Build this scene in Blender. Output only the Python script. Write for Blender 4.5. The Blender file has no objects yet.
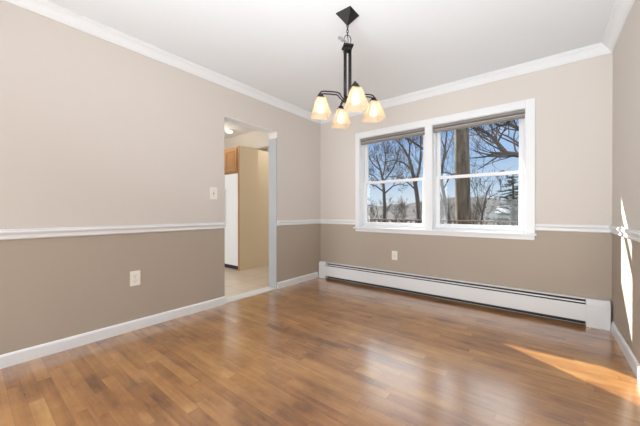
import bpy, bmesh, math, random
from mathutils import Vector, Matrix
random.seed(7)
S = bpy.context.scene
COL = S.collection

# ------------------------------------------------------------------ camera
YAW, PITCH = 0.6713, -0.0037
CAM = Vector((2.731, -3.45, 1.001))
cd = bpy.data.cameras.new('camera'); cd.sensor_width = 36.0; cd.lens = 283.8 / 640 * 36.0
cd.clip_start = 0.02; cd.clip_end = 2000
cam = bpy.data.objects.new('camera', cd); COL.objects.link(cam)
cam.location = CAM; cam.rotation_euler = (math.pi/2 + PITCH, 0, YAW)
S.camera = cam
S.view_settings.view_transform = 'Standard'; S.view_settings.look = 'None'
S.view_settings.gamma = 1.0; S.view_settings.use_curve_mapping = False
S.view_settings.exposure = 0.0

# ------------------------------------------------------------------ sky
W = bpy.data.worlds.new('sky'); S.world = W; W.use_nodes = True
nt = W.node_tree; nt.nodes.clear()
wo = nt.nodes.new('ShaderNodeOutputWorld'); wb = nt.nodes.new('ShaderNodeBackground')
tc = nt.nodes.new('ShaderNodeTexCoord'); sx = nt.nodes.new('ShaderNodeSeparateXYZ')
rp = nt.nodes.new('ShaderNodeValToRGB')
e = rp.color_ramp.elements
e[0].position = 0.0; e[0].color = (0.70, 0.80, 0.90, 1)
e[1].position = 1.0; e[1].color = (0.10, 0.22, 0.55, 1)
for p_, c_ in ((0.05, (0.66, 0.78, 0.92, 1)), (0.13, (0.46, 0.64, 0.90, 1)), (0.28, (0.28, 0.47, 0.84, 1)), (0.40, (3.0, 3.1, 3.2, 1)), (0.75, (2.7, 2.8, 2.95, 1))):  # unseen upper sky whitened and brightened to strengthen the window reflection on the floor
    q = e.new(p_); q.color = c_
nz = nt.nodes.new('ShaderNodeTexNoise'); nz.inputs['Scale'].default_value = 3.0; nz.inputs['Detail'].default_value = 6
mp = nt.nodes.new('ShaderNodeMapping'); mp.inputs['Scale'].default_value = (1, 1, 4)
cr = nt.nodes.new('ShaderNodeValToRGB'); cr.color_ramp.elements[0].position = 0.52; cr.color_ramp.elements[1].position = 0.75
mx = nt.nodes.new('ShaderNodeMix'); mx.data_type = 'RGBA'; mx.inputs[7].default_value = (0.85, 0.88, 0.92, 1)
ml = nt.nodes.new('ShaderNodeMath'); ml.operation = 'MULTIPLY'; ml.inputs[1].default_value = 0.45
L = nt.links.new
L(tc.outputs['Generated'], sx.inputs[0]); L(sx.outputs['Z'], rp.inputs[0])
L(tc.outputs['Generated'], mp.inputs[0]); L(mp.outputs[0], nz.inputs[0]); L(nz.outputs[0], cr.inputs[0])
L(cr.outputs[0], ml.inputs[0]); L(ml.outputs[0], mx.inputs[0]); L(rp.outputs[0], mx.inputs[6])
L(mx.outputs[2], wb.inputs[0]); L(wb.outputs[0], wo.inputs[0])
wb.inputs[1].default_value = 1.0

# ------------------------------------------------------------------ sun and large lights
def light(name, kind, loc, energy, color=(1, 1, 1), direction=None, size=None, size_y=None, **kw):
    d = bpy.data.lights.new(name, kind); d.energy = energy; d.color = color
    if kind == 'AREA':
        d.shape = 'RECTANGLE'; d.size = size; d.size_y = size_y or size
    o = bpy.data.objects.new(name, d); COL.objects.link(o); o.location = loc
    if direction is not None:
        o.rotation_euler = Vector(direction).to_track_quat('-Z', 'Y').to_euler()
    for k, v in kw.items(): setattr(d, k, v)
    return o
light('sun', 'SUN', (-8, 6, 8), 15, (1.0, 0.96, 0.91), direction=(1.68, -1.0, -0.95), angle=math.radians(0.6))
# added fill light behind the camera; the rear wall has no opening
light('rear_fill', 'AREA', (2.72, -5.3, 1.15), 22, (0.92, 0.965, 1.0), direction=(0, 1, 0.05), size=0.85, size_y=2.0)
# added fill lights beside both side walls behind the camera, no doors there
light('right_side_fill', 'AREA', (3.1, -4.6, 1.1), 9, (0.92, 0.965, 1.0), direction=(-1, 0.45, 0.1), size=1.5, size_y=1.9)
light('left_side_fill', 'AREA', (0.08, -4.6, 1.15), 58, (0.95, 0.965, 1.0), direction=(1, 1.25, 0.12), size=1.2, size_y=1.9)
# added upward fill behind the camera to brighten the ceiling
light('ceiling_fill', 'AREA', (2.5, -3.8, 0.75), 68, (0.87, 0.945, 1.0), direction=(0.0, 0.80, 1), size=1.8, size_y=1.8, spread=math.radians(130))
light('header_gap_fill', 'AREA', (-0.7, -0.09, 2.40), 4, (0.95, 0.98, 1.0), direction=(0, 1, -0.9), size=0.9, size_y=0.05)  # strip light added behind the header to whiten the gap above the board
light('kitchen_ceiling_lamp', 'POINT', (-1.62, -0.75, 2.25), 3.0, (1.0, 0.88, 0.70), shadow_soft_size=0.12)
light('kitchen_fill', 'AREA', (-1.0, -3.9, 1.4), 60, (0.94, 0.965, 1.0), direction=(-0.1, 1, -0.05), size=1.6, size_y=1.4)  # added fill to brighten the kitchen and side board, no window modelled

# ------------------------------------------------------------------ materials
def mat(name, color, rough=0.6, metal=0.0, noise=0.0, nscale=20, bump=0.0, **kw):
    m = bpy.data.materials.new(name); m.use_nodes = True
    n = m.node_tree; b = n.nodes['Principled BSDF']
    b.inputs['Base Color'].default_value = (*color, 1); b.inputs['Roughness'].default_value = rough
    b.inputs['Metallic'].default_value = metal
    for k, v in kw.items(): b.inputs[k].default_value = v
    t = n.nodes.new('ShaderNodeTexCoord'); z = n.nodes.new('ShaderNodeTexNoise')
    z.inputs['Scale'].default_value = nscale; z.inputs['Detail'].default_value = 5
    n.links.new(t.outputs['Object'], z.inputs[0])
    if noise:
        r = n.nodes.new('ShaderNodeMix'); r.data_type = 'RGBA'
        r.inputs[6].default_value = tuple(c*(1-noise) for c in color)+(1,)
        r.inputs[7].default_value = tuple(min(1, c*(1+noise)) for c in color)+(1,)
        n.links.new(z.outputs[0], r.inputs[0]); n.links.new(r.outputs[2], b.inputs['Base Color'])
    if bump:
        u = n.nodes.new('ShaderNodeBump'); u.inputs['Strength'].default_value = bump; u.inputs['Distance'].default_value = 0.002
        n.links.new(z.outputs[0], u.inputs['Height']); n.links.new(u.outputs[0], b.inputs['Normal'])
    return m

def srgb(r, g, b):
    f = lambda c: (c/255/12.92) if c/255 <= 0.04045 else ((c/255+0.055)/1.055)**2.4
    return (f(r), f(g), f(b))

M = {}
M['white'] = mat('white_trim_paint', srgb(229, 230, 231), 0.35, noise=0.01)
M['ceiling'] = mat('ceiling_paint', srgb(224, 226, 228), 0.9, noise=0.01)
M['kitchen_wall'] = mat('kitchen_wall_paint', srgb(205, 196, 182), 0.8, noise=0.02)
M['panel'] = mat('almond_panel_laminate', srgb(228, 208, 176), 0.5, noise=0.02)
M['fridge'] = mat('white_enamel', srgb(228, 230, 230), 0.3, noise=0.01)
M['heater'] = mat('heater_enamel', srgb(232, 233, 234), 0.35, noise=0.01)
M['dark'] = mat('dark_void_metal', (0.03, 0.03, 0.032), 0.6)
M['fins'] = mat('aluminium_fins', (0.25, 0.25, 0.26), 0.45, 0.8)
M['copper'] = mat('copper_pipe', (0.5, 0.22, 0.1), 0.4, 0.9)
M['iron'] = mat('dark_bronze_iron', (0.022, 0.02, 0.019), 0.42, 0.6, noise=0.2)
M['silver'] = mat('silver_wire', (0.30, 0.30, 0.30), 0.4, 0.6)
M['plate'] = mat('ivory_plastic', srgb(236, 232, 222), 0.35)
M['slot'] = mat('dark_slot', (0.06, 0.055, 0.05), 0.6)
M['blind'] = mat('taupe_blind_slats', srgb(136, 129, 124), 0.5, noise=0.03)
M['blind_rail'] = mat('pale_blind_rail', srgb(206, 200, 194), 0.45)
M['vinyl'] = mat('white_vinyl', srgb(230, 231, 233), 0.35)
M['latch'] = mat('brown_latch_metal', (0.12, 0.09, 0.06), 0.4, 0.5)
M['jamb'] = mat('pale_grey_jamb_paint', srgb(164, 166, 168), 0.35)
M['marble'] = mat('white_marble_saddle', srgb(226, 224, 220), 0.3, noise=0.04, nscale=8)

def wall_material():
    m = bpy.data.materials.new('two_tone_wall_paint'); m.use_nodes = True
    n = m.node_tree; b = n.nodes['Principled BSDF']; b.inputs['Roughness'].default_value = 0.75
    g = n.nodes.new('ShaderNodeNewGeometry'); s = n.nodes.new('ShaderNodeSeparateXYZ')
    gt = n.nodes.new('ShaderNodeMath'); gt.operation = 'GREATER_THAN'; gt.inputs[1].default_value = 0.855
    x = n.nodes.new('ShaderNodeMix'); x.data_type = 'RGBA'
    x.inputs[6].default_value = (*srgb(176, 163, 148), 1); x.inputs[7].default_value = (*srgb(211, 203, 195), 1)
    z = n.nodes.new('ShaderNodeTexNoise'); z.inputs['Scale'].default_value = 90
    u = n.nodes.new('ShaderNodeBump'); u.inputs['Strength'].default_value = 0.02; u.inputs['Distance'].default_value = 0.002
    l = n.links.new
    l(g.outputs['Position'], s.inputs[0]); l(s.outputs['Z'], gt.inputs[0]); l(gt.outputs[0], x.inputs[0])
    l(x.outputs[2], b.inputs['Base Color']); l(g.outputs['Position'], z.inputs[0]); l(z.outputs[0], u.inputs['Height']); l(u.outputs[0], b.inputs['Normal'])
    return m
M['wall'] = wall_material()

def floor_material():
    m = bpy.data.materials.new('oak_strip_floor'); m.use_nodes = True
    n = m.node_tree; b = n.nodes['Principled BSDF']; l = n.links.new
    def math_(op, a, c=None):
        k = n.nodes.new('ShaderNodeMath'); k.operation = op
        for i, v in enumerate((a, c)):
            if v is None: continue
            if isinstance(v, (int, float)): k.inputs[i].default_value = v
            else: l(v, k.inputs[i])
        return k.outputs[0]
    g = n.nodes.new('ShaderNodeNewGeometry'); s = n.nodes.new('ShaderNodeSeparateXYZ'); l(g.outputs['Position'], s.inputs[0])
    X, Y = s.outputs['X'], s.outputs['Y']
    bw, bl = 0.060, 0.62
    ry = math_('DIVIDE', Y, bw); row = math_('FLOOR', ry); fy = math_('FRACT', ry)
    w1 = n.nodes.new('ShaderNodeTexWhiteNoise'); w1.noise_dimensions = '1D'; l(row, w1.inputs['W'])
    off = math_('MULTIPLY', w1.outputs['Value'], 7.3)
    rx = math_('ADD', math_('DIVIDE', X, bl), off); cx = math_('FLOOR', rx); fx = math_('FRACT', rx)
    cb = n.nodes.new('ShaderNodeCombineXYZ'); l(cx, cb.inputs[0]); l(row, cb.inputs[1])
    w2 = n.nodes.new('ShaderNodeTexWhiteNoise'); w2.noise_dimensions = '2D'; l(cb.outputs[0], w2.inputs['Vector'])
    # stretched grain, shifted per board
    cg = n.nodes.new('ShaderNodeCombineXYZ')
    l(math_('MULTIPLY', X, 2.2), cg.inputs[0]); l(math_('MULTIPLY', Y, 34.0), cg.inputs[1]); l(math_('MULTIPLY', w2.outputs['Value'], 40.0), cg.inputs[2])
    gr = n.nodes.new('ShaderNodeTexNoise'); gr.inputs['Scale'].default_value = 1.0; gr.inputs['Detail'].default_value = 6; gr.inputs['Roughness'].default_value = 0.6
    l(cg.outputs[0], gr.inputs[0])
    big = n.nodes.new('ShaderNodeTexNoise'); big.inputs['Scale'].default_value = 2.6; big.inputs['Detail'].default_value = 4; l(g.outputs['Position'], big.inputs[0])
    v = math_('ADD', math_('MULTIPLY', w2.outputs['Value'], 0.22), math_('MULTIPLY', gr.outputs[0], 0.50))
    v = math_('SUBTRACT', math_('ADD', v, math_('MULTIPLY', big.outputs[0], 0.72)), 0.17)
    r = n.nodes.new('ShaderNodeValToRGB'); e = r.color_ramp.elements
    e[0].position = 0.25; e[0].color = (*srgb(100, 62, 32), 1)
    e[1].position = 0.95; e[1].color = (*srgb(206, 162, 104), 1)
    for p_, c_ in ((0.45, srgb(145, 96, 51)), (0.62, srgb(168, 118, 66)), (0.78, srgb(184, 136, 80))):
        q = e.new(p_); q.color = (*c_, 1)
    l(v, r.inputs[0])
    md = n.nodes.new('ShaderNodeTexNoise'); md.inputs['Scale'].default_value = 9.0; md.inputs['Detail'].default_value = 6; md.inputs['Roughness'].default_value = 0.65
    cm = n.nodes.new('ShaderNodeCombineXYZ'); l(math_('MULTIPLY', X, 0.55), cm.inputs[0]); l(Y, cm.inputs[1]); l(math_('MULTIPLY', w2.outputs['Value'], 6.0), cm.inputs[2]); l(cm.outputs[0], md.inputs[0])
    v2 = math_('ADD', math_('SUBTRACT', v, 0.28), math_('MULTIPLY', md.outputs[0], 0.58)); l(v2, r.inputs[0])
    # knots
    vo = n.nodes.new('ShaderNodeTexVoronoi'); vo.inputs['Scale'].default_value = 2.3; l(g.outputs['Position'], vo.inputs[0])
    kn = math_('LESS_THAN', vo.outputs['Distance'], 0.022)
    # seams
    ey = math_('MINIMUM', fy, math_('SUBTRACT', 1.0, fy)); ex = math_('MINIMUM', fx, math_('SUBTRACT', 1.0, fx))
    seam = math_('MAXIMUM', math_('LESS_THAN', ey, 0.013), math_('LESS_THAN', ex, 0.0018))
    dk = math_('MAXIMUM', math_('MULTIPLY', seam, 0.34), math_('MULTIPLY', kn, 0.55))
    x = n.nodes.new('ShaderNodeMix'); x.data_type = 'RGBA'; x.inputs[7].default_value = (*srgb(70, 40, 24), 1)
    l(dk, x.inputs[0]); l(r.outputs[0], x.inputs[6]); l(x.outputs[2], b.inputs['Base Color'])
    rg = n.nodes.new('ShaderNodeMapRange'); rg.inputs[3].default_value = 0.24; rg.inputs[4].default_value = 0.36
    l(gr.outputs[0], rg.inputs[0]); l(rg.outputs[0], b.inputs['Roughness'])
    b.inputs['Coat Weight'].default_value = 1.0; b.inputs['Coat Roughness'].default_value = 0.17; b.inputs['Coat IOR'].default_value = 1.8
    u = n.nodes.new('ShaderNodeBump'); u.inputs['Strength'].default_value = 0.12; u.inputs['Distance'].default_value = 0.002
    h = math_('ADD', math_('MULTIPLY', seam, -1.0), math_('MULTIPLY', w2.outputs['Value'], 0.3)); h = math_('ADD', h, math_('MULTIPLY', gr.outputs[0], 0.35))
    l(h, u.inputs['Height']); l(u.outputs[0], b.inputs['Normal']); l(u.outputs[0], b.inputs['Coat Normal'])
    return m
M['floor'] = floor_material()

def tile_material():
    m = bpy.data.materials.new('beige_floor_tile'); m.use_nodes = True
    n = m.node_tree; b = n.nodes['Principled BSDF']; b.inputs['Roughness'].default_value = 0.35
    g = n.nodes.new('ShaderNodeNewGeometry'); k = n.nodes.new('ShaderNodeTexBrick')
    k.offset = 0; k.inputs['Scale'].default_value = 1; k.inputs['Brick Width'].default_value = 0.31; k.inputs['Row Height'].default_value = 0.31
    k.inputs['Mortar Size'].default_value = 0.004
    k.inputs['Color1'].default_value = (*srgb(220, 204, 184), 1); k.inputs['Color2'].default_value = (*srgb(212, 195, 174), 1); k.inputs['Mortar'].default_value = (*srgb(186, 168, 146), 1)
    n.links.new(g.outputs['Position'], k.inputs[0]); n.links.new(k.outputs[0], b.inputs['Base Color'])
    return m
M['tile'] = tile_material()

def wood_material(name, c1, c2, scale=(30, 30, 2.5), rough=0.4):
    m = bpy.data.materials.new(name); m.use_nodes = True
    n = m.node_tree; b = n.nodes['Principled BSDF']; b.inputs['Roughness'].default_value = rough
    t = n.nodes.new('ShaderNodeTexCoord'); p = n.nodes.new('ShaderNodeMapping'); p.inputs['Scale'].default_value = scale
    z = n.nodes.new('ShaderNodeTexNoise'); z.inputs['Scale'].default_value = 1; z.inputs['Detail'].default_value = 5
    r = n.nodes.new('ShaderNodeValToRGB'); r.color_ramp.elements[0].color = (*c1, 1); r.color_ramp.elements[1].color = (*c2, 1)
    r.color_ramp.elements[0].position = 0.3; r.color_ramp.elements[1].position = 0.7
    l = n.links.new; l(t.outputs['Object'], p.inputs[0]); l(p.outputs[0], z.inputs[0]); l(z.outputs[0], r.inputs[0]); l(r.outputs[0], b.inputs['Base Color'])
    return m
M['oak'] = wood_material('oak_cabinet', srgb(158, 112, 70), srgb(186, 142, 98))
M['bark'] = wood_material('tree_bark', srgb(50, 42, 36), srgb(112, 98, 82), (9, 9, 1.5), 0.9)
M['bark_dark'] = wood_material('dark_tree_bark', srgb(48, 42, 40), srgb(92, 82, 74), (9, 9, 1.5), 0.9)
M['deck'] = wood_material('weathered_deck_wood', srgb(84, 70, 60), srgb(122, 104, 90), (2, 20, 20), 0.8)
M['needles'] = mat('pine_needles', (0.035, 0.06, 0.03), 0.8, noise=0.4, nscale=6)
M['ground'] = mat('leaf_litter_ground', srgb(112, 96, 78), 0.95, noise=0.35, nscale=0.6)
M['hill'] = mat('leafless_forest_hill', srgb(46, 40, 38), 1.0, noise=0.8, nscale=0.5)
M['siding'] = mat('white_siding', srgb(150, 148, 144), 0.7, noise=0.03)
M['shingle'] = mat('pale_grey_shingles', srgb(130, 130, 132), 0.9, noise=0.15)
M['soffit'] = mat('white_soffit', srgb(215, 215, 215), 0.7)

def glass_material():
    m = bpy.data.materials.new('window_glass'); m.use_nodes = True
    n = m.node_tree; n.nodes.remove(n.nodes['Principled BSDF'])
    t = n.nodes.new('ShaderNodeBsdfTransparent'); t.inputs[0].default_value = (0.95, 0.97, 0.97, 1)
    g = n.nodes.new('ShaderNodeBsdfGlossy'); g.inputs['Roughness'].default_value = 0.02
    x = n.nodes.new('ShaderNodeMixShader'); x.inputs[0].default_value = 0.018
    l = n.links.new; l(t.outputs[0], x.inputs[1]); l(g.outputs[0], x.inputs[2]); l(x.outputs[0], n.nodes['Material Output'].inputs[0])
    return m
M['glass'] = glass_material()
def shade_material():
    m = bpy.data.materials.new('frosted_amber_glass'); m.use_nodes = True
    n = m.node_tree; n.nodes.remove(n.nodes['Principled BSDF'])
    d = n.nodes.new('ShaderNodeBsdfDiffuse'); d.inputs[0].default_value = (0.80, 0.70, 0.56, 1)
    t = n.nodes.new('ShaderNodeBsdfTranslucent'); t.inputs[0].default_value = (0.95, 0.80, 0.62, 1)
    a = n.nodes.new('ShaderNodeBsdfTransparent'); a.inputs[0].default_value = (1.0, 0.96, 0.90, 1)
    x = n.nodes.new('ShaderNodeMixShader'); x.inputs[0].default_value = 0.55
    y = n.nodes.new('ShaderNodeMixShader'); y.inputs[0].default_value = 0.45
    l = n.links.new; l(d.outputs[0], x.inputs[1]); l(t.outputs[0], x.inputs[2]); l(x.outputs[0], y.inputs[1]); l(a.outputs[0], y.inputs[2])
    l(y.outputs[0], n.nodes['Material Output'].inputs[0])
    return m
M['shade'] = shade_material()
def emit(name, c, s):
    m = bpy.data.materials.new(name); m.use_nodes = True
    b = m.node_tree.nodes['Principled BSDF']; b.inputs['Base Color'].default_value = (*c, 1)
    b.inputs['Emission Color'].default_value = (*c, 1); b.inputs['Emission Strength'].default_value = s
    return m
M['bulb'] = emit('lit_bulb', (1.0, 0.87, 0.68), 4.0)
M['dome'] = emit('lit_dome_glass', (1.0, 0.88, 0.70), 1.15)

# ------------------------------------------------------------------ helpers
def obj(name, bm, m, parent=None, kind=None, smooth=False):
    me = bpy.data.meshes.new(name)
    bmesh.ops.recalc_face_normals(bm, faces=bm.faces); bm.to_mesh(me); bm.free()
    if smooth:
        for f in me.polygons: f.use_smooth = True
    me.materials.append(m)
    o = bpy.data.objects.new(name, me); COL.objects.link(o)
    if parent is not None: o.parent = parent; o.matrix_parent_inverse = parent_inv(parent)
    if kind: o['kind'] = kind
    return o
def parent_inv(p):
    w = Matrix.Identity(4); q = p
    chain = []
    while q is not None: chain.append(q); q = q.parent
    for c in reversed(chain):
        w = w @ c.matrix_parent_inverse @ c.matrix_basis
    return w.inverted()
def tag(o, label, cat, group=None):
    o['label'] = label; o['category'] = cat
    if group: o['group'] = group
    return o
def empty(name, loc=(0, 0, 0), rz=0, kind=None):
    o = bpy.data.objects.new(name, None); COL.objects.link(o); o.location = loc; o.rotation_euler = (0, 0, rz)
    o.empty_display_size = 0.1
    if kind: o['kind'] = kind
    return o
def box(bm, x0, x1, y0, y1, z0, z1, bev=0.0):
    b = bmesh.new()
    bmesh.ops.create_cube(b, size=1)
    for v in b.verts:
        v.co = Vector(((x0+x1)/2 + v.co.x*(x1-x0), (y0+y1)/2 + v.co.y*(y1-y0), (z0+z1)/2 + v.co.z*(z1-z0)))
    if bev: bmesh.ops.bevel(b, geom=b.edges[:], offset=bev, segments=2, affect='EDGES', profile=0.6)
    join(bm, b)
def join(bm, b):
    mp_ = {v: bm.verts.new(v.co) for v in b.verts}
    for f in b.faces:
        try: bm.faces.new([mp_[v] for v in f.verts])
        except ValueError: pass
    b.free()
def B(*args):
    bm = bmesh.new()
    for a in args: box(bm, *a)
    return bm
def tube(bm, pts, radii, n=8, cap=True):
    pts = [Vector(p) for p in pts]
    if isinstance(radii, (int, float)): radii = [radii]*len(pts)
    rings = []; up = None
    for i, p in enumerate(pts):
        t = (pts[min(i+1, len(pts)-1)] - pts[max(i-1, 0)])
        if t.length < 1e-9: t = Vector((0, 0, 1))
        t.normalize()
        if up is None:
            up = Vector((1, 0, 0)) if abs(t.x) < 0.8 else Vector((0, 1, 0))
        s = t.cross(up)
        if s.length < 1e-6: s = t.orthogonal()
        s.normalize(); up = s.cross(t).normalized()
        rings.append([bm.verts.new(p + (s*math.cos(a) + up*math.sin(a))*radii[i]) for a in [2*math.pi*k/n for k in range(n)]])
    for a, b in zip(rings, rings[1:]):
        for k in range(n): bm.faces.new((a[k], a[(k+1) % n], b[(k+1) % n], b[k]))
    if cap and n > 2:
        bm.faces.new(rings[0]); bm.faces.new(rings[-1])
def T(pts, r, n=8):
    bm = bmesh.new(); tube(bm, pts, r, n); return bm
def lathe(bm, prof, c=(0, 0, 0), n=20):
    c = Vector(c); rings = []
    for r, z in prof:
        rings.append([bm.verts.new(c + Vector((r*math.cos(2*math.pi*k/n), r*math.sin(2*math.pi*k/n), z))) for k in range(n)] if r > 1e-6 else [bm.verts.new(c+Vector((0, 0, z)))])
    for a, b in zip(rings, rings[1:]):
        for k in range(n):
            if len(a) == 1 and len(b) == 1: continue
            if len(a) == 1: bm.faces.new((a[0], b[(k+1) % n], b[k]))
            elif len(b) == 1: bm.faces.new((a[k], a[(k+1) % n], b[0]))
            else: bm.faces.new((a[k], a[(k+1) % n], b[(k+1) % n], b[k]))
def mould(prof, p0, p1, inward, m0=0, m1=0):
    """profile (depth, z) swept from p0 to p1; m0/m1 = mitre at the ends (+1 shortens with depth)"""
    bm = bmesh.new(); p0 = Vector(p0); p1 = Vector(p1); d = (p1-p0).normalized(); nrm = Vector(inward)
    a = [bm.verts.new(p0 + nrm*q + Vector((0, 0, z)) + d*(q*m0)) for q, z in prof]
    b = [bm.verts.new(p1 + nrm*q + Vector((0, 0, z)) - d*(q*m1)) for q, z in prof]
    n = len(prof)
    for i in range(n): bm.faces.new((a[i], a[(i+1) % n], b[(i+1) % n], b[i]))
    bm.faces.new(a); bm.faces.new(b)
    return bm
def at(px, py, Y):
    """world point on the plane y = Y along a measured sight line"""
    F = Vector((-math.sin(YAW)*math.cos(PITCH), math.cos(YAW)*math.cos(PITCH), math.sin(PITCH)))
    R = Vector((math.cos(YAW), math.sin(YAW), 0)); U = R.cross(F)
    d = F + R*(px-320)/283.8 - U*(py-213)/283.8
    return CAM + d*((Y-CAM.y)/d.y)

# ------------------------------------------------------------------ room shell
RW, H, REAR = 3.177, 2.44, -5.4
D0, D1, DH = -1.681, -0.910, 2.045          # doorway in the left wall
obj('floor', B((-0.02, RW, REAR, 0, -0.1, 0)), M['floor'], kind='structure')
obj('ceiling', B((-3.4, RW+0.15, REAR-0.15, 0.30, H, H+0.12)), M['ceiling'], kind='structure')
obj('wall_left', B((-0.15, 0, REAR, D0, -0.1, H), (-0.15, 0, D0, D1, DH, H), (-0.15, 0, D1, 0.0, -0.1, H)), M['wall'], kind='structure')
# window openings
U1 = (0.702, 1.600); U2 = (1.685, 2.575); WT = 2.022; WB = 0.79
wb_ = B((-0.15, U1[0], 0, 0.15, -0.1, H), (U2[1], RW+0.15, 0, 0.15, -0.1, H), (U1[0], U2[1], 0, 0.15, -0.1, WB), (U1[0], U2[1], 0, 0.15, WT, H),
        (U1[1], U2[0], 0, 0.15, WB, WT))
obj('wall_back', wb_, M['wall'], kind='structure')
obj('wall_right', B((RW, RW+0.15, REAR, 0.0, -0.1, H)), M['wall'], kind='structure')
obj('wall_rear', B((-0.15, RW+0.15, REAR-0.15, REAR, -0.1, H)), M['wall'], kind='structure')

crown = [(0, 2.36), (0.012, 2.36), (0.014, 2.368), (0.02, 2.371), (0.028, 2.384), (0.042, 2.402), (0.055, 2.413), (0.062, 2.416), (0.064, 2.428), (0.074, 2.431), (0.074, 2.44), (0, 2.44)]
obj('trim_1', mould(crown, (0, REAR, 0), (0, 0, 0), (1, 0, 0), 1, 1), M['white'], kind='structure')
obj('trim_2', mould(crown, (0, 0, 0), (RW, 0, 0), (0, -1, 0), 1, 1), M['white'], kind='structure')
obj('trim_3', mould(crown, (RW, REAR, 0), (RW, 0, 0), (-1, 0, 0), 1, 1), M['white'], kind='structure')
rail = [(0, .8214), (.009, .8214), (.013, .826), (.014, .833), (.010, .838), (.011, .852), (.017, .858), (.022, .866), (.022, .873), (.017, .879), (.019, .884), (.014, .8875), (0, .8875)]
obj('trim_4', mould(rail, (0, REAR, 0), (0, D0, 0), (1, 0, 0), 1, 0), M['white'], kind='structure')
obj('trim_5', mould(rail, (0, D1, 0), (0, 0, 0), (1, 0, 0), 0, 1), M['white'], kind='structure')
obj('trim_6', mould(rail, (0, 0, 0), (0.640, 0, 0), (0, -1, 0), 1, 0), M['white'], kind='structure')
obj('trim_7', mould(rail, (2.654, 0, 0), (RW, 0, 0), (0, -1, 0), 0, 1), M['white'], kind='structure')
obj('trim_8', mould(rail, (RW, REAR, 0), (RW, 0, 0), (-1, 0, 0), 1, 1), M['white'], kind='structure')
base = [(0, 0), (.013, 0), (.013, .070), (.010, .078), (.006, .083), (0, .085)]
obj('baseboard_left', mould(base, (0, REAR, 0), (0, D0, 0), (1, 0, 0), 1, 0), M['white'], kind='structure')
obj('baseboard_left', mould(base, (0, D1, 0), (0, -0.075, 0), (1, 0, 0), 0, 0), M['white'], kind='structure')
obj('baseboard_right', mould(base, (RW, REAR, 0), (RW, -0.075, 0), (-1, 0, 0), 1, 0), M['white'], kind='structure')
# doorway: painted jamb lining and marble saddle
obj('trim_9', B((-0.15, 0.0, D1-0.012, D1, 0.012, DH-0.085, 0.002)), M['jamb'], kind='structure')
obj('trim_14', B((-0.145, -0.002, D0, D1-0.012, DH-0.008, DH, 0.001)), M['white'], kind='structure')
obj('trim_10', B((-0.15, 0.004, D0, D1-0.012, 0.0, 0.012, 0.003)), M['marble'], kind='structure')

# ------------------------------------------------------------------ window
cas = [(U1[0]-0.065, U1[0], -0.018, 0.0, WB, WT+0.08, 0.003), (U2[1], U2[1]+0.077, -0.018, 0.0, WB, WT+0.08, 0.003),
       (U1[0], U2[1], -0.018, 0.0, WT, WT+0.08, 0.003), (U1[1], U2[0], -0.018, 0.0, WB, WT, 0.003)]
obj('trim_11', B(*cas), M['white'], kind='structure')
obj('trim_12', B((U1[0]-0.08, U2[1]+0.09, -0.05, 0.0, 0.772, 0.79, 0.004), (U1[0]-0.063, U2[1]+0.075, -0.016, 0.0, 0.728, 0.772, 0.003)), M['white'], kind='structure')
def window(n, x0, x1):
    w = empty('window_%d' % n, ((x0+x1)/2, 0.09, WB), kind='structure')
    obj('window_frame', B((x0, x0+0.016, 0.065, 0.15, WB, WT), (x1-0.016, x1, 0.065, 0.15, WB, WT), (x0+.016, x1-.016, 0.065, 0.15, WT-0.014, WT), (x0+.016, x1-.016, 0.0, 0.15, WB, WB+0.014), (x0, x0+0.004, 0.0, 0.065, WB, WT), (x1-0.004, x1, 0.0, 0.065, WB, WT), (x0+.004, x1-.004, 0.0, 0.065, WT-0.003, WT)), M['white'], w)
    a, b = x0+0.017, x1-0.017
    def sash(y0, y1, z0, z1, bot, top):
        s = 0.043
        o = obj('sash', B((a, a+s, y0, y1, z0, z1, .003), (b-s, b, y0, y1, z0, z1, .003), (a+s, b-s, y0, y1, z0, z0+bot, .003), (a+s, b-s, y0, y1, z1-top, z1, .003)), M['vinyl'], w)
        obj('pane', B((a+s, b-s, (y0+y1)/2-0.002, (y0+y1)/2+0.002, z0+bot, z1-top)), M['glass'], o)
        return o
    lo = sash(0.072, 0.106, WB+0.014, 1.425, 0.056, 0.036)
    up = sash(0.108, 0.142, 1.393, WT-0.014, 0.030, 0.045)
    for k in (0.22, 0.78):
        xx = a + (b-a)*k
        obj('sash_lock', B((xx-0.028, xx+0.028, 0.078, 0.100, 1.425, 1.431, .001), (xx-0.010, xx+0.022, 0.082, 0.096, 1.431, 1.440, .002)), M['latch'], lo)
    return w
window(1, *U1); window(2, *U2)

def blind(x0, x1, label):
    r = empty('window_blind', ((x0+x1)/2, 0.035, 1.945))
    tag(r, label, 'blind', 'raised blinds at the top of the windows')
    z = WT-0.004
    obj('head_rail', B((x0, x1, 0.004, 0.052, z-0.030, z, .003)), M['blind'], r)
    bm = bmesh.new(); k = 0
    zz = z-0.0285
    while zz > z-0.046:
        box(bm, x0+0.004, x1-0.004, 0.010, 0.058, zz-0.0012, zz); zz -= 0.0032
    box(bm, x0+0.01, x1-0.01, 0.02, 0.048, z-0.046, z-0.027)
    obj('slat_stack', bm, M['blind'], r)
    obj('bottom_rail', B((x0+0.002, x1-0.002, 0.006, 0.060, z-0.052, z-0.0465, .002)), M['blind_rail'], r)
    obj('folded_valance', B((x0+0.003, x1-0.003, 0.010, 0.057, z-0.076, z-0.0525, .003)), M['blind'], r)
blind(U1[0]+0.005, U1[1]-0.005, 'taupe blind raised to a narrow stack in the left half of the window')
blind(U2[0]+0.005, U2[1]-0.005, 'taupe blind raised to a narrow stack in the right half of the window')

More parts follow.
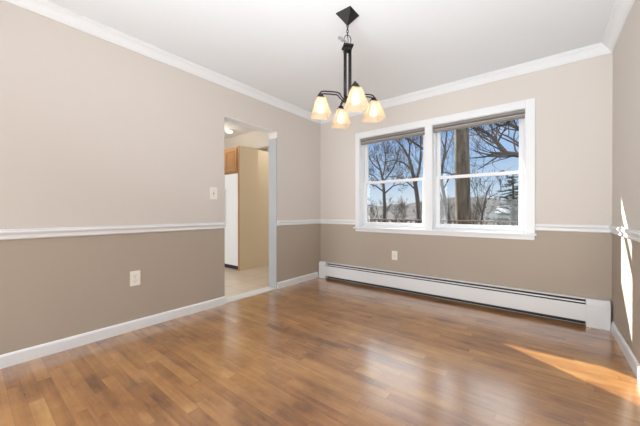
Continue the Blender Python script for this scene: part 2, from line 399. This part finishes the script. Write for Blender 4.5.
# ------------------------------------------------------------------ baseboard heater
h = empty('baseboard_heater', (1.585, -0.04, 0))
tag(h, 'long white metal baseboard heater along the wall under the window', 'heater')
hx0, hx1 = 0.020, RW-0.015
obj('back_panel', B((hx0, hx1, -0.006, 0.0, 0.0, 0.235)), M['heater'], h)
fp = [(0.006, 0.212), (0.066, 0.212), (0.070, 0.205), (0.070, 0.045), (0.060, 0.038), (0.058, 0.040), (0.066, 0.048), (0.066, 0.202), (0.006, 0.208)]
front = bmesh.new()
box(front, 0.150, 3.011, -0.071, -0.066, 0.046, 0.193, 0.0015)
obj('front_panel', front, M['heater'], h)
top = bmesh.new()
box(top, 0.150, 3.011, -0.050, -0.006, 0.231, 0.240, 0.002)
obj('top_panel', top, M['heater'], h)
dm = mould([(0.058, 0.214), (0.060, 0.216), (0.066, 0.206), (0.064, 0.204)], (0.155, 0, 0), (3.006, 0, 0), (0, -1, 0))
obj('damper', dm, M['heater'], h)
def capm(a, b, name):
    bm = mould([(0.006, 0.0), (0.073, 0.0), (0.073, 0.200), (0.054, 0.243), (0.006, 0.243)], (a, 0, 0), (b, 0, 0), (0, -1, 0))
    bmesh.ops.bevel(bm, geom=[e for e in bm.edges], offset=0.002, segments=1, affect='EDGES')
    obj(name, bm, M['heater'], h)
capm(hx0, 0.150, 'end_cap'); capm(3.011, hx1, 'end_cap')
fb = bmesh.new()
n_f = 220
for i in range(n_f):
    x = 0.2 + i*(2.75/n_f); box(fb, x, x+0.0012, -0.060, -0.012, 0.06, 0.115)
f_ = obj('heating_fins', fb, M['fins'], h)
obj('copper_pipe', T([(0.16, -0.036, 0.085), (3.0, -0.036, 0.085)], 0.011, 10), M['copper'], f_)
obj('inner_shield', B((0.151, 3.010, -0.010, -0.0065, 0.004, 0.228)), M['dark'], h)

# ------------------------------------------------------------------ outlets and switch
def plate(name, w, hgt, kind, label, cat, mtx):
    r = empty(name); r.matrix_world = mtx
    tag(r, label, cat)
    def o(nm, bm, m, p=r):
        me = bpy.data.meshes.new(nm); bm.to_mesh(me); bm.free(); me.materials.append(m)
        ob = bpy.data.objects.new(nm, me); COL.objects.link(ob); ob.parent = p; return ob
    o('cover_plate', B((-w/2, w/2, -0.006, 0, -hgt/2, hgt/2, 0.002)), M['plate'])
    if kind == 'outlet':
        for s in (-1, 1):
            k = o('socket', B((-0.017, 0.017, -0.0085, -0.006, s*0.022-0.014, s*0.022+0.014, 0.001)), M['plate'])
            o('socket_slots', B((-0.008, -0.006, -0.009, -0.0085, s*0.022-0.001, s*0.022+0.008), (0.006, 0.008, -0.009, -0.0085, s*0.022-0.001, s*0.022+0.007), (-0.002, 0.002, -0.009, -0.0085, s*0.022-0.010, s*0.022-0.006)), M['slot'], k)
        o('screw', B((-0.003, 0.003, -0.0075, -0.006, -0.003, 0.003, 0.0006)), M['silver'])
    else:
        k = o('switch_slot', B((-0.006, 0.006, -0.0065, -0.006, -0.013, 0.013)), M['slot'])
        o('toggle', B((-0.0045, 0.0045, -0.016, -0.0066, -0.002, 0.009, 0.0015)), M['plate'])
        for s in (-1, 1): o('screw', B((-0.003, 0.003, -0.0075, -0.006, s*0.03-0.003, s*0.03+0.003, 0.0006)), M['silver'])
left = lambda y, z: Matrix.Translation((0, y, z)) @ Matrix.Rotation(math.pi/2, 4, 'Z')
plate('wall_outlet', 0.078, 0.125, 'outlet', 'ivory outlet plate low on the left wall below the chair rail', 'outlet', left(-2.54, 0.438))
plate('wall_outlet', 0.075, 0.115, 'outlet', 'ivory outlet plate on the back wall under the window', 'outlet', Matrix.Translation((1.216, 0, 0.443)))
plate('light_switch', 0.080, 0.125, 'switch', 'ivory toggle light switch on the left wall beside the doorway', 'light switch', left(-1.81, 1.197))

# ------------------------------------------------------------------ chandelier
CX, CY = 1.600, -1.704
ch = empty('chandelier', (CX, CY, H), math.radians(48.5))
tag(ch, 'dark bronze chandelier with four lit amber glass shades hanging from the ceiling', 'chandelier')
def co(name, bm, m, p=None, smooth=False):
    me = bpy.data.meshes.new(name); bmesh.ops.recalc_face_normals(bm, faces=bm.faces); bm.to_mesh(me); bm.free(); me.materials.append(m)
    if smooth:
        for f in me.polygons: f.use_smooth = True
    o = bpy.data.objects.new(name, me); COL.objects.link(o); o.parent = p or ch; return o
def frustum(bm, s0, z0, s1, z1, cx=0, cy=0):
    r = []
    for s, z in ((s0, z0), (s1, z1)):
        r.append([bm.verts.new((cx+a*s/2, cy+b*s/2, z)) for a, b in ((-1, -1), (1, -1), (1, 1), (-1, 1))])
    for k in range(4): bm.faces.new((r[0][k], r[0][(k+1) % 4], r[1][(k+1) % 4], r[1][k]))
    return r
bm = bmesh.new(); r = frustum(bm, 0.118, -0.006, 0.014, -0.078); bm.faces.new(r[1]); bm.faces.new(r[0])
box(bm, -0.061, 0.061, -0.061, 0.061, -0.007, 0.0)
bmesh.ops.rotate(bm, verts=bm.verts, matrix=Matrix.Rotation(math.radians(-47.5), 3, 'Z'))
co('canopy', bm, M['iron'])
def link_ring(bm, cz, ry, rz, ax, r=0.0022):
    pts = []
    for k in range(17):
        a = 2*math.pi*k/16; u, v = math.cos(a)*ry, math.sin(a)*rz
        pts.append((u, 0, cz+v) if ax == 0 else (0, u, cz+v))
    tube(bm, pts, r, 6, cap=False)
bm = bmesh.new(); link_ring(bm, -0.084, 0.008, 0.013, 0); link_ring(bm, -0.104, 0.008, 0.013, 1); link_ring(bm, -0.124, 0.008, 0.013, 0); link_ring(bm, -0.144, 0.009, 0.014, 1)
co('chain', bm, M['iron'], smooth=True)
bm = bmesh.new(); link_ring(bm, -0.187, 0.026, 0.036, 0, 0.0028); tube(bm, [(0, 0, -0.15), (0.006, 0.004, -0.19), (0, 0, -0.236)], 0.003, 6)
co('hanging_loop', bm, M['iron'], smooth=True)
bm = bmesh.new()
tube(bm, [(-0.004, 0.0, -0.226), (-0.012, -0.012, -0.208), (-0.035, -0.014, -0.190), (-0.066, -0.012, -0.176), (-0.072, -0.006, -0.186), (-0.042, -0.004, -0.202), (-0.028, -0.010, -0.206), (-0.055, -0.014, -0.192), (-0.074, -0.012, -0.181)], 0.0045, 6)
co('coiled_cord', bm, M['silver'], smooth=True)
ZT, ZB = -0.235, -0.607
co('top_plate', B((-0.036, 0.036, -0.036, 0.036, ZT-0.012, ZT+0.004, 0.003), (-0.026, 0.026, -0.026, 0.026, ZT-0.035, ZT-0.012, 0.003)), M['iron'])
for i in range(2):
    for j in range(2):
        a, b = (-1 + 2*i)*0.018, (-1+2*j)*0.018
        bm = bmesh.new(); tube(bm, [(a, b, ZT-0.02), (a, b, ZB)], 0.007, 10); co('rod', bm, M['iron'], smooth=True)
co('bottom_hub', B((-0.030, 0.030, -0.030, 0.030, ZB-0.030, ZB, 0.004), (-0.014, 0.014, -0.014, 0.014, ZB-0.045, ZB-0.03, 0.003)), M['iron'])
R_ = 0.200
for k in range(4):
    d = Vector((math.cos(k*math.pi/2), math.sin(k*math.pi/2), 0)); s = Vector((-d.y, d.x, 0))
    bm = bmesh.new()
    for q in (-1, 1):
        pts = [d*x + Vector((0, 0, ZB+z)) for x, z in ((0.026, -0.020+q*.007), (0.038-q*.002, -0.014+q*.008), (0.054-q*.006, 0.004+q*.006), (0.064-q*.005, 0.018+q*.008), (0.080-q*.002, 0.025+q*.009), (0.12, 0.026+q*.009), (0.176, 0.026+q*.009), (0.190+q*.004, 0.022+q*.008), (0.200+q*.006, 0.012+q*.005), (0.200+q*.008, 0.002))]
        tube(bm, pts, 0.0048, 8)
    co('arm', bm, M['iron'], smooth=True)
    c = d*R_
    bm = bmesh.new(); z0 = ZB+0.012
    lathe(bm, [(0, z0), (0.016, z0), (0.019, z0-0.006), (0.021, z0-0.018), (0.030, z0-0.020), (0.030, z0-0.034), (0, z0-0.034)], c, 16)
    sk = co('socket', bm, M['iron'])
    zt = z0-0.030
    bm = bmesh.new(); a = frustum(bm, 0.062, zt, 0.136, zt-0.130, c.x, c.y); b = frustum(bm, 0.055, zt, 0.128, zt-0.130, c.x, c.y)
    for i in range(4):
        bm.faces.new((a[1][i], a[1][(i+1) % 4], b[1][(i+1) % 4], b[1][i])); bm.faces.new((a[0][i], a[0][(i+1) % 4], b[0][(i+1) % 4], b[0][i]))
    sh = co('lamp_shade', bm, M['shade'])
    bm = bmesh.new(); zb = zt-0.012
    lathe(bm, [(0.0, zb), (0.012, zb), (0.013, zb-0.02), (0.020, zb-0.036), (0.028, zb-0.052), (0.030, zb-0.064), (0.028, zb-0.076), (0.020, zb-0.088), (0.010, zb-0.094), (0, zb-0.095)], c, 16)
    co('bulb', bm, M['bulb'], smooth=True)

# ------------------------------------------------------------------ kitchen beyond the doorway
obj('floor', B((-3.3, -0.02, -4.0, 0.15, -0.1, 0.0)), M['tile'], kind='structure')
obj('wall_kitchen_back', B((-3.3, -0.0, 0.15, 0.30, -0.1, H)), M['kitchen_wall'], kind='structure')
obj('wall_kitchen_left', B((-3.4, -3.3, -4.1, 0.30, -0.1, H)), M['kitchen_wall'], kind='structure')
obj('wall_kitchen_rear', B((-3.3, -0.15, -4.1, -4.0, -0.1, H)), M['kitchen_wall'], kind='structure')
obj('wall_kitchen_header', B((-3.3, -0.15, -0.22, -0.12, 2.125, H)), M['kitchen_wall'], kind='structure')

PX, PY = -1.33, -0.54
pe = empty('refrigerator_enclosure', (PX-0.01, -0.2, 0))
tag(pe, 'tall almond side board standing beside the refrigerator, seen through the doorway', 'side board')
obj('board', B((PX-0.02, PX, PY+0.006, 0.12, 0.0, 2.124, 0.002)), M['panel'], pe)
obj('edge_strip', B((PX-0.026, PX+0.001, PY-0.006, PY+0.006, 0.0, 2.124, 0.001)), M['oak'], pe)
fr = empty('refrigerator', (-1.72, -0.2, 0))
tag(fr, 'white refrigerator beyond the doorway, between the almond panel and the wall', 'refrigerator')
fx0, fx1 = -2.16, PX-0.03
obj('body', B((fx0, fx1, -0.49, 0.12, 0.03, 1.66, 0.004)), M['fridge'], fr)
obj('toe_grille', B((fx0+0.01, fx1-0.01, -0.50, -0.49, 0.005, 0.075)), M['dark'], fr)
sxm = -1.745
d1 = obj('door', B((sxm+0.004, fx1, -0.55, -0.492, 0.08, 1.66, 0.006)), M['fridge'], fr)
d2 = obj('freezer_door', B((fx0, sxm-0.004, -0.55, -0.492, 0.08, 1.66, 0.006)), M['fridge'], fr)
for dd, xx in ((d1, sxm+0.03), (d2, sxm-0.05)):
    obj('door_handle', B((xx, xx+0.02, -0.59, -0.575, 0.75, 1.4, 0.003), (xx, xx+0.02, -0.575, -0.55, 0.75, 0.78), (xx, xx+0.02, -0.575, -0.55, 1.37, 1.4)), M['fridge'], dd)
cb_ = empty('wall_cabinet', (-1.74, -0.2, 1.69))
tag(cb_, 'oak wall cabinet mounted above the refrigerator', 'cabinet')
obj('body', B((fx0, fx1+0.008, -0.52, 0.12, 1.69, 2.122, 0.002)), M['oak'], cb_)
obj('bottom_moulding', B(*[(fx0+0.01+i*0.03, fx0+0.028+i*0.03, -0.525, -0.50, 1.674, 1.69) for i in range(25)]), M['oak'], cb_)
for x0 in (fx0+0.01, fx0+0.392):
    x1 = x0+0.366
    dr = obj('door', B((x0, x0+0.055, -0.54, -0.52, 1.71, 2.10, .003), (x1-0.055, x1, -0.54, -0.52, 1.71, 2.10, .003), (x0+0.055, x1-0.055, -0.54, -0.52, 1.71, 1.765, .003), (x0+0.055, x1-0.055, -0.54, -0.52, 2.045, 2.10, .003), (x0+0.05, x1-0.05, -0.528, -0.520, 1.75, 2.06), (x0+0.075, x1-0.075, -0.536, -0.528, 1.785, 2.025, .003)), M['oak'], cb_)
    kb = bmesh.new(); lathe(kb, [(0, 0), (0.006, 0), (0.006, 0.012), (0.013, 0.016), (0.013, 0.022), (0, 0.026)], n=12)
    bmesh.ops.rotate(kb, verts=kb.verts, matrix=Matrix.Rotation(math.pi/2, 3, 'X')); bmesh.ops.translate(kb, verts=kb.verts, vec=(x0+0.03 if x0 > fx0+0.1 else x1-0.03, -0.54, 1.76))
    obj('knob', kb, M['latch'], dr)
kl = empty('ceiling_light', (-1.62, -0.53, H))
tag(kl, 'round flush ceiling light glowing in the kitchen beyond the doorway', 'ceiling light')
bm = bmesh.new(); lathe(bm, [(0, 0), (0.070, 0), (0.070, -0.014), (0.062, -0.018), (0, -0.018)], (-1.62, -0.53, H), 28); obj('base_ring', bm, M['vinyl'], kl, smooth=False)
bm = bmesh.new(); lathe(bm, [(0.060, -0.0185), (0.059, -0.030), (0.050, -0.043), (0.034, -0.052), (0.017, -0.056), (0, -0.057)], (-1.62, -0.53, H), 28); obj('dome', bm, M['dome'], kl, smooth=True)

# ------------------------------------------------------------------ outdoors: eave, deck, ground, hills
obj('trim_13', B((-3.5, 4.5, 0.15, 0.95, 2.375, 2.43), (-3.5, 4.5, 0.93, 0.95, 2.355, 2.53)), M['soffit'], kind='structure')
bm = bmesh.new()
for i in range(27):
    box(bm, -7.0, 6.0, 0.16+i*0.145, 0.16+i*0.145+0.138, -0.16, -0.12)
obj('deck', bm, M['deck'], kind='structure')
dr = empty('deck_railing', (0, 4.0, -0.12))
tag(dr, 'brown wooden deck railing with square balusters outside the window', 'railing')
obj('top_rail', B((-7.0, 6.0, 3.94, 4.07, 0.765, 0.80, .004)), M['deck'], dr)
obj('bottom_rail', B((-7.0, 6.0, 3.98, 4.02, -0.04, 0.03)), M['deck'], dr)
for i in range(7):
    x = -7.0+0.045+i*2.14
    obj('post', B((x-0.045, x+0.045, 3.955, 4.045, -0.12, 0.765)), M['deck'], dr)
xs = [-2.1 + i*0.135 for i in range(38)]
for x in xs:
    if min(abs(x-(-6.955+k*2.14)) for k in range(7)) < 0.07: continue
    obj('baluster', B((x-0.018, x+0.018, 3.982, 4.018, 0.03, 0.765)), M['deck'], dr)

def hz(x, y):
    return math.sin(x*0.021+1.3)*0.5+math.sin(x*0.053+y*0.02)*0.3+math.sin(x*0.11+0.7)*0.15
bm = bmesh.new(); NX, NY = 90, 60; g = []
rr = random.Random(3)
for j in range(NY+1):
    y = 0.5 + (j/NY)**2.2*520; row = []
    for i in range(NX+1):
        x = (i/NX-0.5)*(60+y*2.4) - y*0.42
        z = -3.2 + 0.25*math.sin(x*0.3)*math.sin(y*0.21)
        t = max(0, min(1, (y-90)/170)); t = t*t*(3-2*t)
        z += t*(11.8 + 5.5*hz(x, y)) + (rr.random()*2.4*t)
        row.append(bm.verts.new((x, y, z)))
    g.append(row)
for j in range(NY):
    for i in range(NX): bm.faces.new((g[j][i], g[j][i+1], g[j+1][i+1], g[j+1][i]))
gnd = obj('ground', bm, M['hill'], kind='structure', smooth=False)

# ------------------------------------------------------------------ trees
def grow(bm, p, d, length, r, depth, rnd, up=0.15, spread=0.6, minr=0.004):
    n = 5; pts = [p.copy()]; rad = [r]; cur = p.copy(); dd = d.normalized()
    for i in range(n):
        dd = (dd + Vector((rnd.uniform(-1, 1), rnd.uniform(-1, 1), rnd.uniform(-0.6, 1)*1.0))*0.27 + Vector((0, 0, up*0.3))).normalized()
        cur = cur + dd*(length/n); pts.append(cur.copy()); rad.append(max(minr, r*(1-0.5*(i+1)/n)))
    tube(bm, pts, rad, 6 if r > 0.03 else (4 if r > 0.012 else 3), cap=False)
    if depth <= 0: return
    for k in range(rnd.choice((2, 3, 3))):
        i = rnd.randint(1, n); s = Vector((rnd.uniform(-1, 1), rnd.uniform(-1, 1), rnd.uniform(-0.5, 0.8))).normalized()
        nd = (dd + s*spread*1.3).normalized()
        grow(bm, pts[i], nd, length*rnd.uniform(0.55, 0.85), rad[i]*rnd.uniform(0.42, 0.6), depth-1, rnd, up, spread, minr)
def bare_tree(name, label, trunk, trad, branches, seed, m, depth=4, minr=0.004, group=None, cat='tree'):
    rnd = random.Random(seed)
    root = empty(name, trunk[0]); tag(root, label, cat, group)
    obj('trunk', T(trunk, trad, 12), m, root, smooth=True)
    for pts, r0, r1 in branches:
        bm = bmesh.new(); n = len(pts); rs = [r0+(r1-r0)*i/(n-1) for i in range(n)]
        tube(bm, pts, rs, 8, cap=False)
        for i in range(1, n):
            d = (Vector(pts[i])-Vector(pts[i-1])).normalized()
            for _ in range(3 if i < n-1 else 4):
                s = Vector((rnd.uniform(-1, 1), rnd.uniform(-.6, .6), rnd.uniform(-0.5, 1))).normalized()
                grow(bm, Vector(pts[i]), (d+s*0.9).normalized(), max(0.9, r0*15)*rnd.uniform(0.5, 1.1), rs[i]*0.38, depth-1, rnd, 0.1, 0.6, minr)
        obj('limb', bm, m, root, smooth=True)
    return root
def P(L, Y): return [tuple(at(a, b, Y)) for a, b in L]
GZ = -3.25
def base_of(p): return (p[0], p[1], GZ)
# big trunk in the right half of the window
Y = 7.0
tp = P([(464, 330), (463.5, 222), (462.5, 195), (462, 165), (461.5, 130), (461, 95), (466, 50)], Y); tp[0] = (tp[1][0]+0.05, Y, GZ)
bare_tree('bare_tree', 'large bare tree with one thick mottled trunk filling the right half of the window', tp, [0.32, 0.245, 0.235, 0.235, 0.22, 0.20, 0.15],
          [(P([(462, 60), (450, 40), (430, 20)], Y), 0.10, 0.04), (P([(464, 70), (478, 60), (500, 40)], Y), 0.09, 0.04),
           (P([(458, 178), (449, 173), (440, 172)], Y), 0.03, 0.015)], 5, M['bark'], 4)
# tree standing right of the frame whose limbs cross the right half
Y = 9.0
tp = P([(565, 300), (563, 222), (556, 180), (548, 150), (542, 110), (540, 60)], Y); tp[0] = (tp[1][0], Y, GZ)
bare_tree('bare_tree', 'bare tree right of the thick trunk, its dark arching limbs crossing the upper right panes', tp, [0.3, 0.22, 0.2, 0.18, 0.14, 0.1],
          [(P([(548, 152), (530, 153), (518, 155), (506, 153), (499, 145), (493, 138), (486, 132), (474, 128)], Y), 0.12, 0.035),
           (P([(512, 154), (496, 153), (484, 157), (472, 158)], Y), 0.06, 0.018),
           (P([(546, 135), (530, 130), (518, 128), (508, 124), (500, 126), (488, 120)], Y), 0.09, 0.025),
           (P([(508, 124), (513, 116), (522, 108)], Y), 0.05, 0.02),
           (P([(497, 143), (503, 132), (508, 128)], Y), 0.04, 0.02)], 11, M['bark_dark'], 4, 0.003)
# twin stemmed tree at the left edge of the right half
Y = 13.5
tp = P([(449, 300), (448.5, 222), (446, 205), (443, 190), (441, 175), (443.5, 160), (446, 140), (448, 120)], Y); tp[0] = (tp[1][0], Y, GZ)
bare_tree('bare_tree', 'slender dark tree curving up just left of the thick trunk', tp, [0.15, 0.115, 0.10, 0.09, 0.075, 0.06, 0.045, 0.03],
          [(P([(443, 190), (449, 178), (456, 172)], Y), 0.05, 0.02), (P([(443.5, 160), (449, 148), (453, 134)], Y), 0.045, 0.015),
           (P([(445, 150), (441, 138), (438, 124)], Y), 0.04, 0.015), (P([(444, 205), (439, 190), (437, 175)], Y), 0.05, 0.02)], 21, M['bark_dark'], 4)
# tree at the right edge of the left half
Y = 11.0
tp = P([(420, 300), (419, 222), (417.5, 200), (415.5, 185), (412, 170), (409, 158), (402, 146), (394, 138)], Y); tp[0] = (tp[1][0], Y, GZ)
bare_tree('bare_tree', 'dark bare tree leaning left at the right edge of the left panes', tp, [0.16, 0.12, 0.11, 0.10, 0.085, 0.07, 0.05, 0.03],
          [(P([(415.5, 185), (420, 165), (421, 145), (420, 128)], Y), 0.07, 0.025), (P([(412, 170), (404, 163), (395, 160), (385, 162)], Y), 0.05, 0.02),
           (P([(409, 158), (410, 145), (405, 132), (396, 126)], Y), 0.05, 0.02), (P([(416, 190), (405, 180), (396, 176), (386, 177)], Y), 0.04, 0.02),
           (P([(425, 150), (410, 140), (398, 135), (386, 134)], Y), 0.06, 0.03)], 31, M['bark_dark'], 5)
# spreading tree in the left half
Y = 16.0
tp = P([(385, 300), (384.5, 222), (384.5, 205), (384, 192), (383, 180), (380, 168), (376, 155)], Y); tp[0] = (tp[1][0], Y, GZ)
bare_tree('bare_tree', 'spreading bare tree with many fine twigs in the middle of the left panes', tp, [0.2, 0.13, 0.12, 0.11, 0.09, 0.07, 0.04],
          [(P([(384, 192), (376, 186), (369, 184), (362, 186)], Y), 0.06, 0.02), (P([(384, 194), (393, 186), (400, 184), (408, 186)], Y), 0.06, 0.02),
           (P([(383, 182), (391, 172), (397, 160), (400, 148)], Y), 0.06, 0.02), (P([(380, 170), (372, 163), (366, 150), (363, 140)], Y), 0.05, 0.02),
           (P([(384, 186), (374, 176), (366, 172)], Y), 0.05, 0.02), (P([(383, 176), (386, 160), (384, 145)], Y), 0.05, 0.02)], 41, M['bark_dark'], 5, 0.005)
# thin sapling right of the trunk
Y = 14.0
tp = P([(480, 300), (481, 222), (484, 205), (487, 192), (492, 183)], Y); tp[0] = (tp[1][0], Y, GZ)
bare_tree('bare_sapling', 'thin leaning sapling between the thick trunk and the evergreen', tp, [0.06, 0.05, 0.04, 0.03, 0.018],
          [(P([(484, 205), (490, 197), (500, 192)], Y), 0.03, 0.012), (P([(482, 214), (478, 200), (477, 190)], Y), 0.03, 0.012)], 51, M['bark_dark'], 3, 0.008)
# evergreen
def evergreen(Y, px, py, spread, label, seed):
    rnd = random.Random(seed); b = at(px, 222, Y); t = at(px, py, Y); root = empty('evergreen_tree', (b.x, Y, GZ)); tag(root, label, 'tree')
    obj('trunk', T([(b.x, Y, GZ), (b.x, Y, b.z), (t.x, Y, t.z)], [0.2, 0.13, 0.02], 8), M['bark_dark'], root, smooth=True)
    bm = bmesh.new(); tot = t.z-GZ
    z = b.z-1.0
    while z < t.z:
        f = (t.z-z)/tot; L_ = spread*(0.10+f*1.1)
        for k in range(4):
            a = rnd.uniform(0, 6.28); l_ = L_*rnd.uniform(0.5, 1.1); d = Vector((math.cos(a), math.sin(a), rnd.uniform(-0.35, 0.3))); c = Vector((b.x, Y, z+rnd.uniform(-.1,.1)))
            pts = [c, c+d*l_*0.5+Vector((0, 0, -0.02*l_)), c+d*l_+Vector((0, 0, 0.06*l_))]
            tube(bm, pts, [0.02, 0.015, 0.008], 3, cap=False)
            m_ = int(14+l_*34)
            for q in range(m_):
                s = rnd.uniform(0.2, 1.0); e0 = c+d*l_*s; sd = Vector((rnd.uniform(-1, 1), rnd.uniform(-1, 1), rnd.uniform(-0.25, 0.45)))*0.22
                w = Vector((rnd.uniform(-1, 1), rnd.uniform(-1, 1), rnd.uniform(-1, 1)))*0.035
                v = [bm.verts.new(e0-w), bm.verts.new(e0+w), bm.verts.new(e0+sd)]; bm.faces.new(v)
        z += 0.20
    obj('needled_branches', bm, M['needles'], root)
evergreen(17.0, 513, 172, 2.6, 'dark evergreen tree at the right edge of the window view', 8)

# midground thicket of bare trees, each its own thing
rnd = random.Random(99)
protos = []
for s in range(4):
    root = empty('distant_bare_tree', (0, 0, 0)); me = bmesh.new(); r2 = random.Random(200+s)
    grow(me, Vector((0, 0, 1.2)), Vector((0, 0, 1)), 2.6, 0.07, 5, r2, 0.25, 0.6, 0.014)
    obj('trunk', T([(0, 0, 0), (0.05, 0, 0.6), (0, 0, 1.25)], [0.12, 0.09, 0.07], 6), M['bark'], root)
    obj('branches', me, M['bark'], root)
    protos.append(root)
spots = []
tries = 0
while len(spots) < 48 and tries < 20000:
    tries += 1
    y = rnd.uniform(26, 95); p = at(rnd.uniform(358, 534), 213, y)
    if all((p.x-a)**2+(y-b)**2 > (3.3+0.02*(y+b))**2 for a, b in spots) and math.hypot(p.x+2.4, y-51) > 8: spots.append((p.x, y))
for i, (x, y) in enumerate(spots):
    if i < 4: r0 = protos[i]
    else:
        src = protos[i % 4]; r0 = src.copy(); COL.objects.link(r0)
        for c in src.children:
            if True:
                q = c.copy(); COL.objects.link(q); q.parent = r0
    s = 0.55 + y/85*0.75
    r0.location = (x, y, -3.3); r0.scale = (s*0.95, s*0.95, s*rnd.uniform(0.75, 1.15)); r0.rotation_euler = (0, 0, rnd.uniform(0, 6.28))
    tag(r0, 'small leafless tree in the brown thicket below the hills', 'tree', 'bare trees of the thicket below the hills')

# far houses
def house(px0, px1, pyw, pyr, Y, label, wall, roof):
    a = at(px0, pyw, Y); b = at(px1, pyw, Y); r = at(px0, pyr, Y)
    root = empty('distant_house', ((a.x+b.x)/2, Y, GZ)); tag(root, label, 'house')
    wl = obj('walls', B((a.x, b.x, Y, Y+6, GZ, a.z)), wall, root)
    bm = bmesh.new(); o = 0.4
    v = [bm.verts.new(c) for c in ((a.x-o, Y-o, a.z), (b.x+o, Y-o, a.z), (b.x+o, Y+6+o, a.z), (a.x-o, Y+6+o, a.z), (a.x-o, Y+3, r.z), (b.x+o, Y+3, r.z))]
    for f in ((0, 1, 5, 4), (2, 3, 4, 5), (0, 4, 3), (1, 2, 5), (0, 3, 2, 1)): bm.faces.new([v[i] for i in f])
    obj('roof', bm, roof, root)
    wd = (b.x-a.x)
    for k in (0.2, 0.5, 0.8): obj('window', B((a.x+wd*k-0.4, a.x+wd*k+0.4, Y-0.05, Y, a.z-2.0, a.z-0.8)), M['dark'], root)
house(498, 507, 213, 206, 48, 'pale house with a grey roof partly behind the evergreen', M['siding'], M['shingle'])
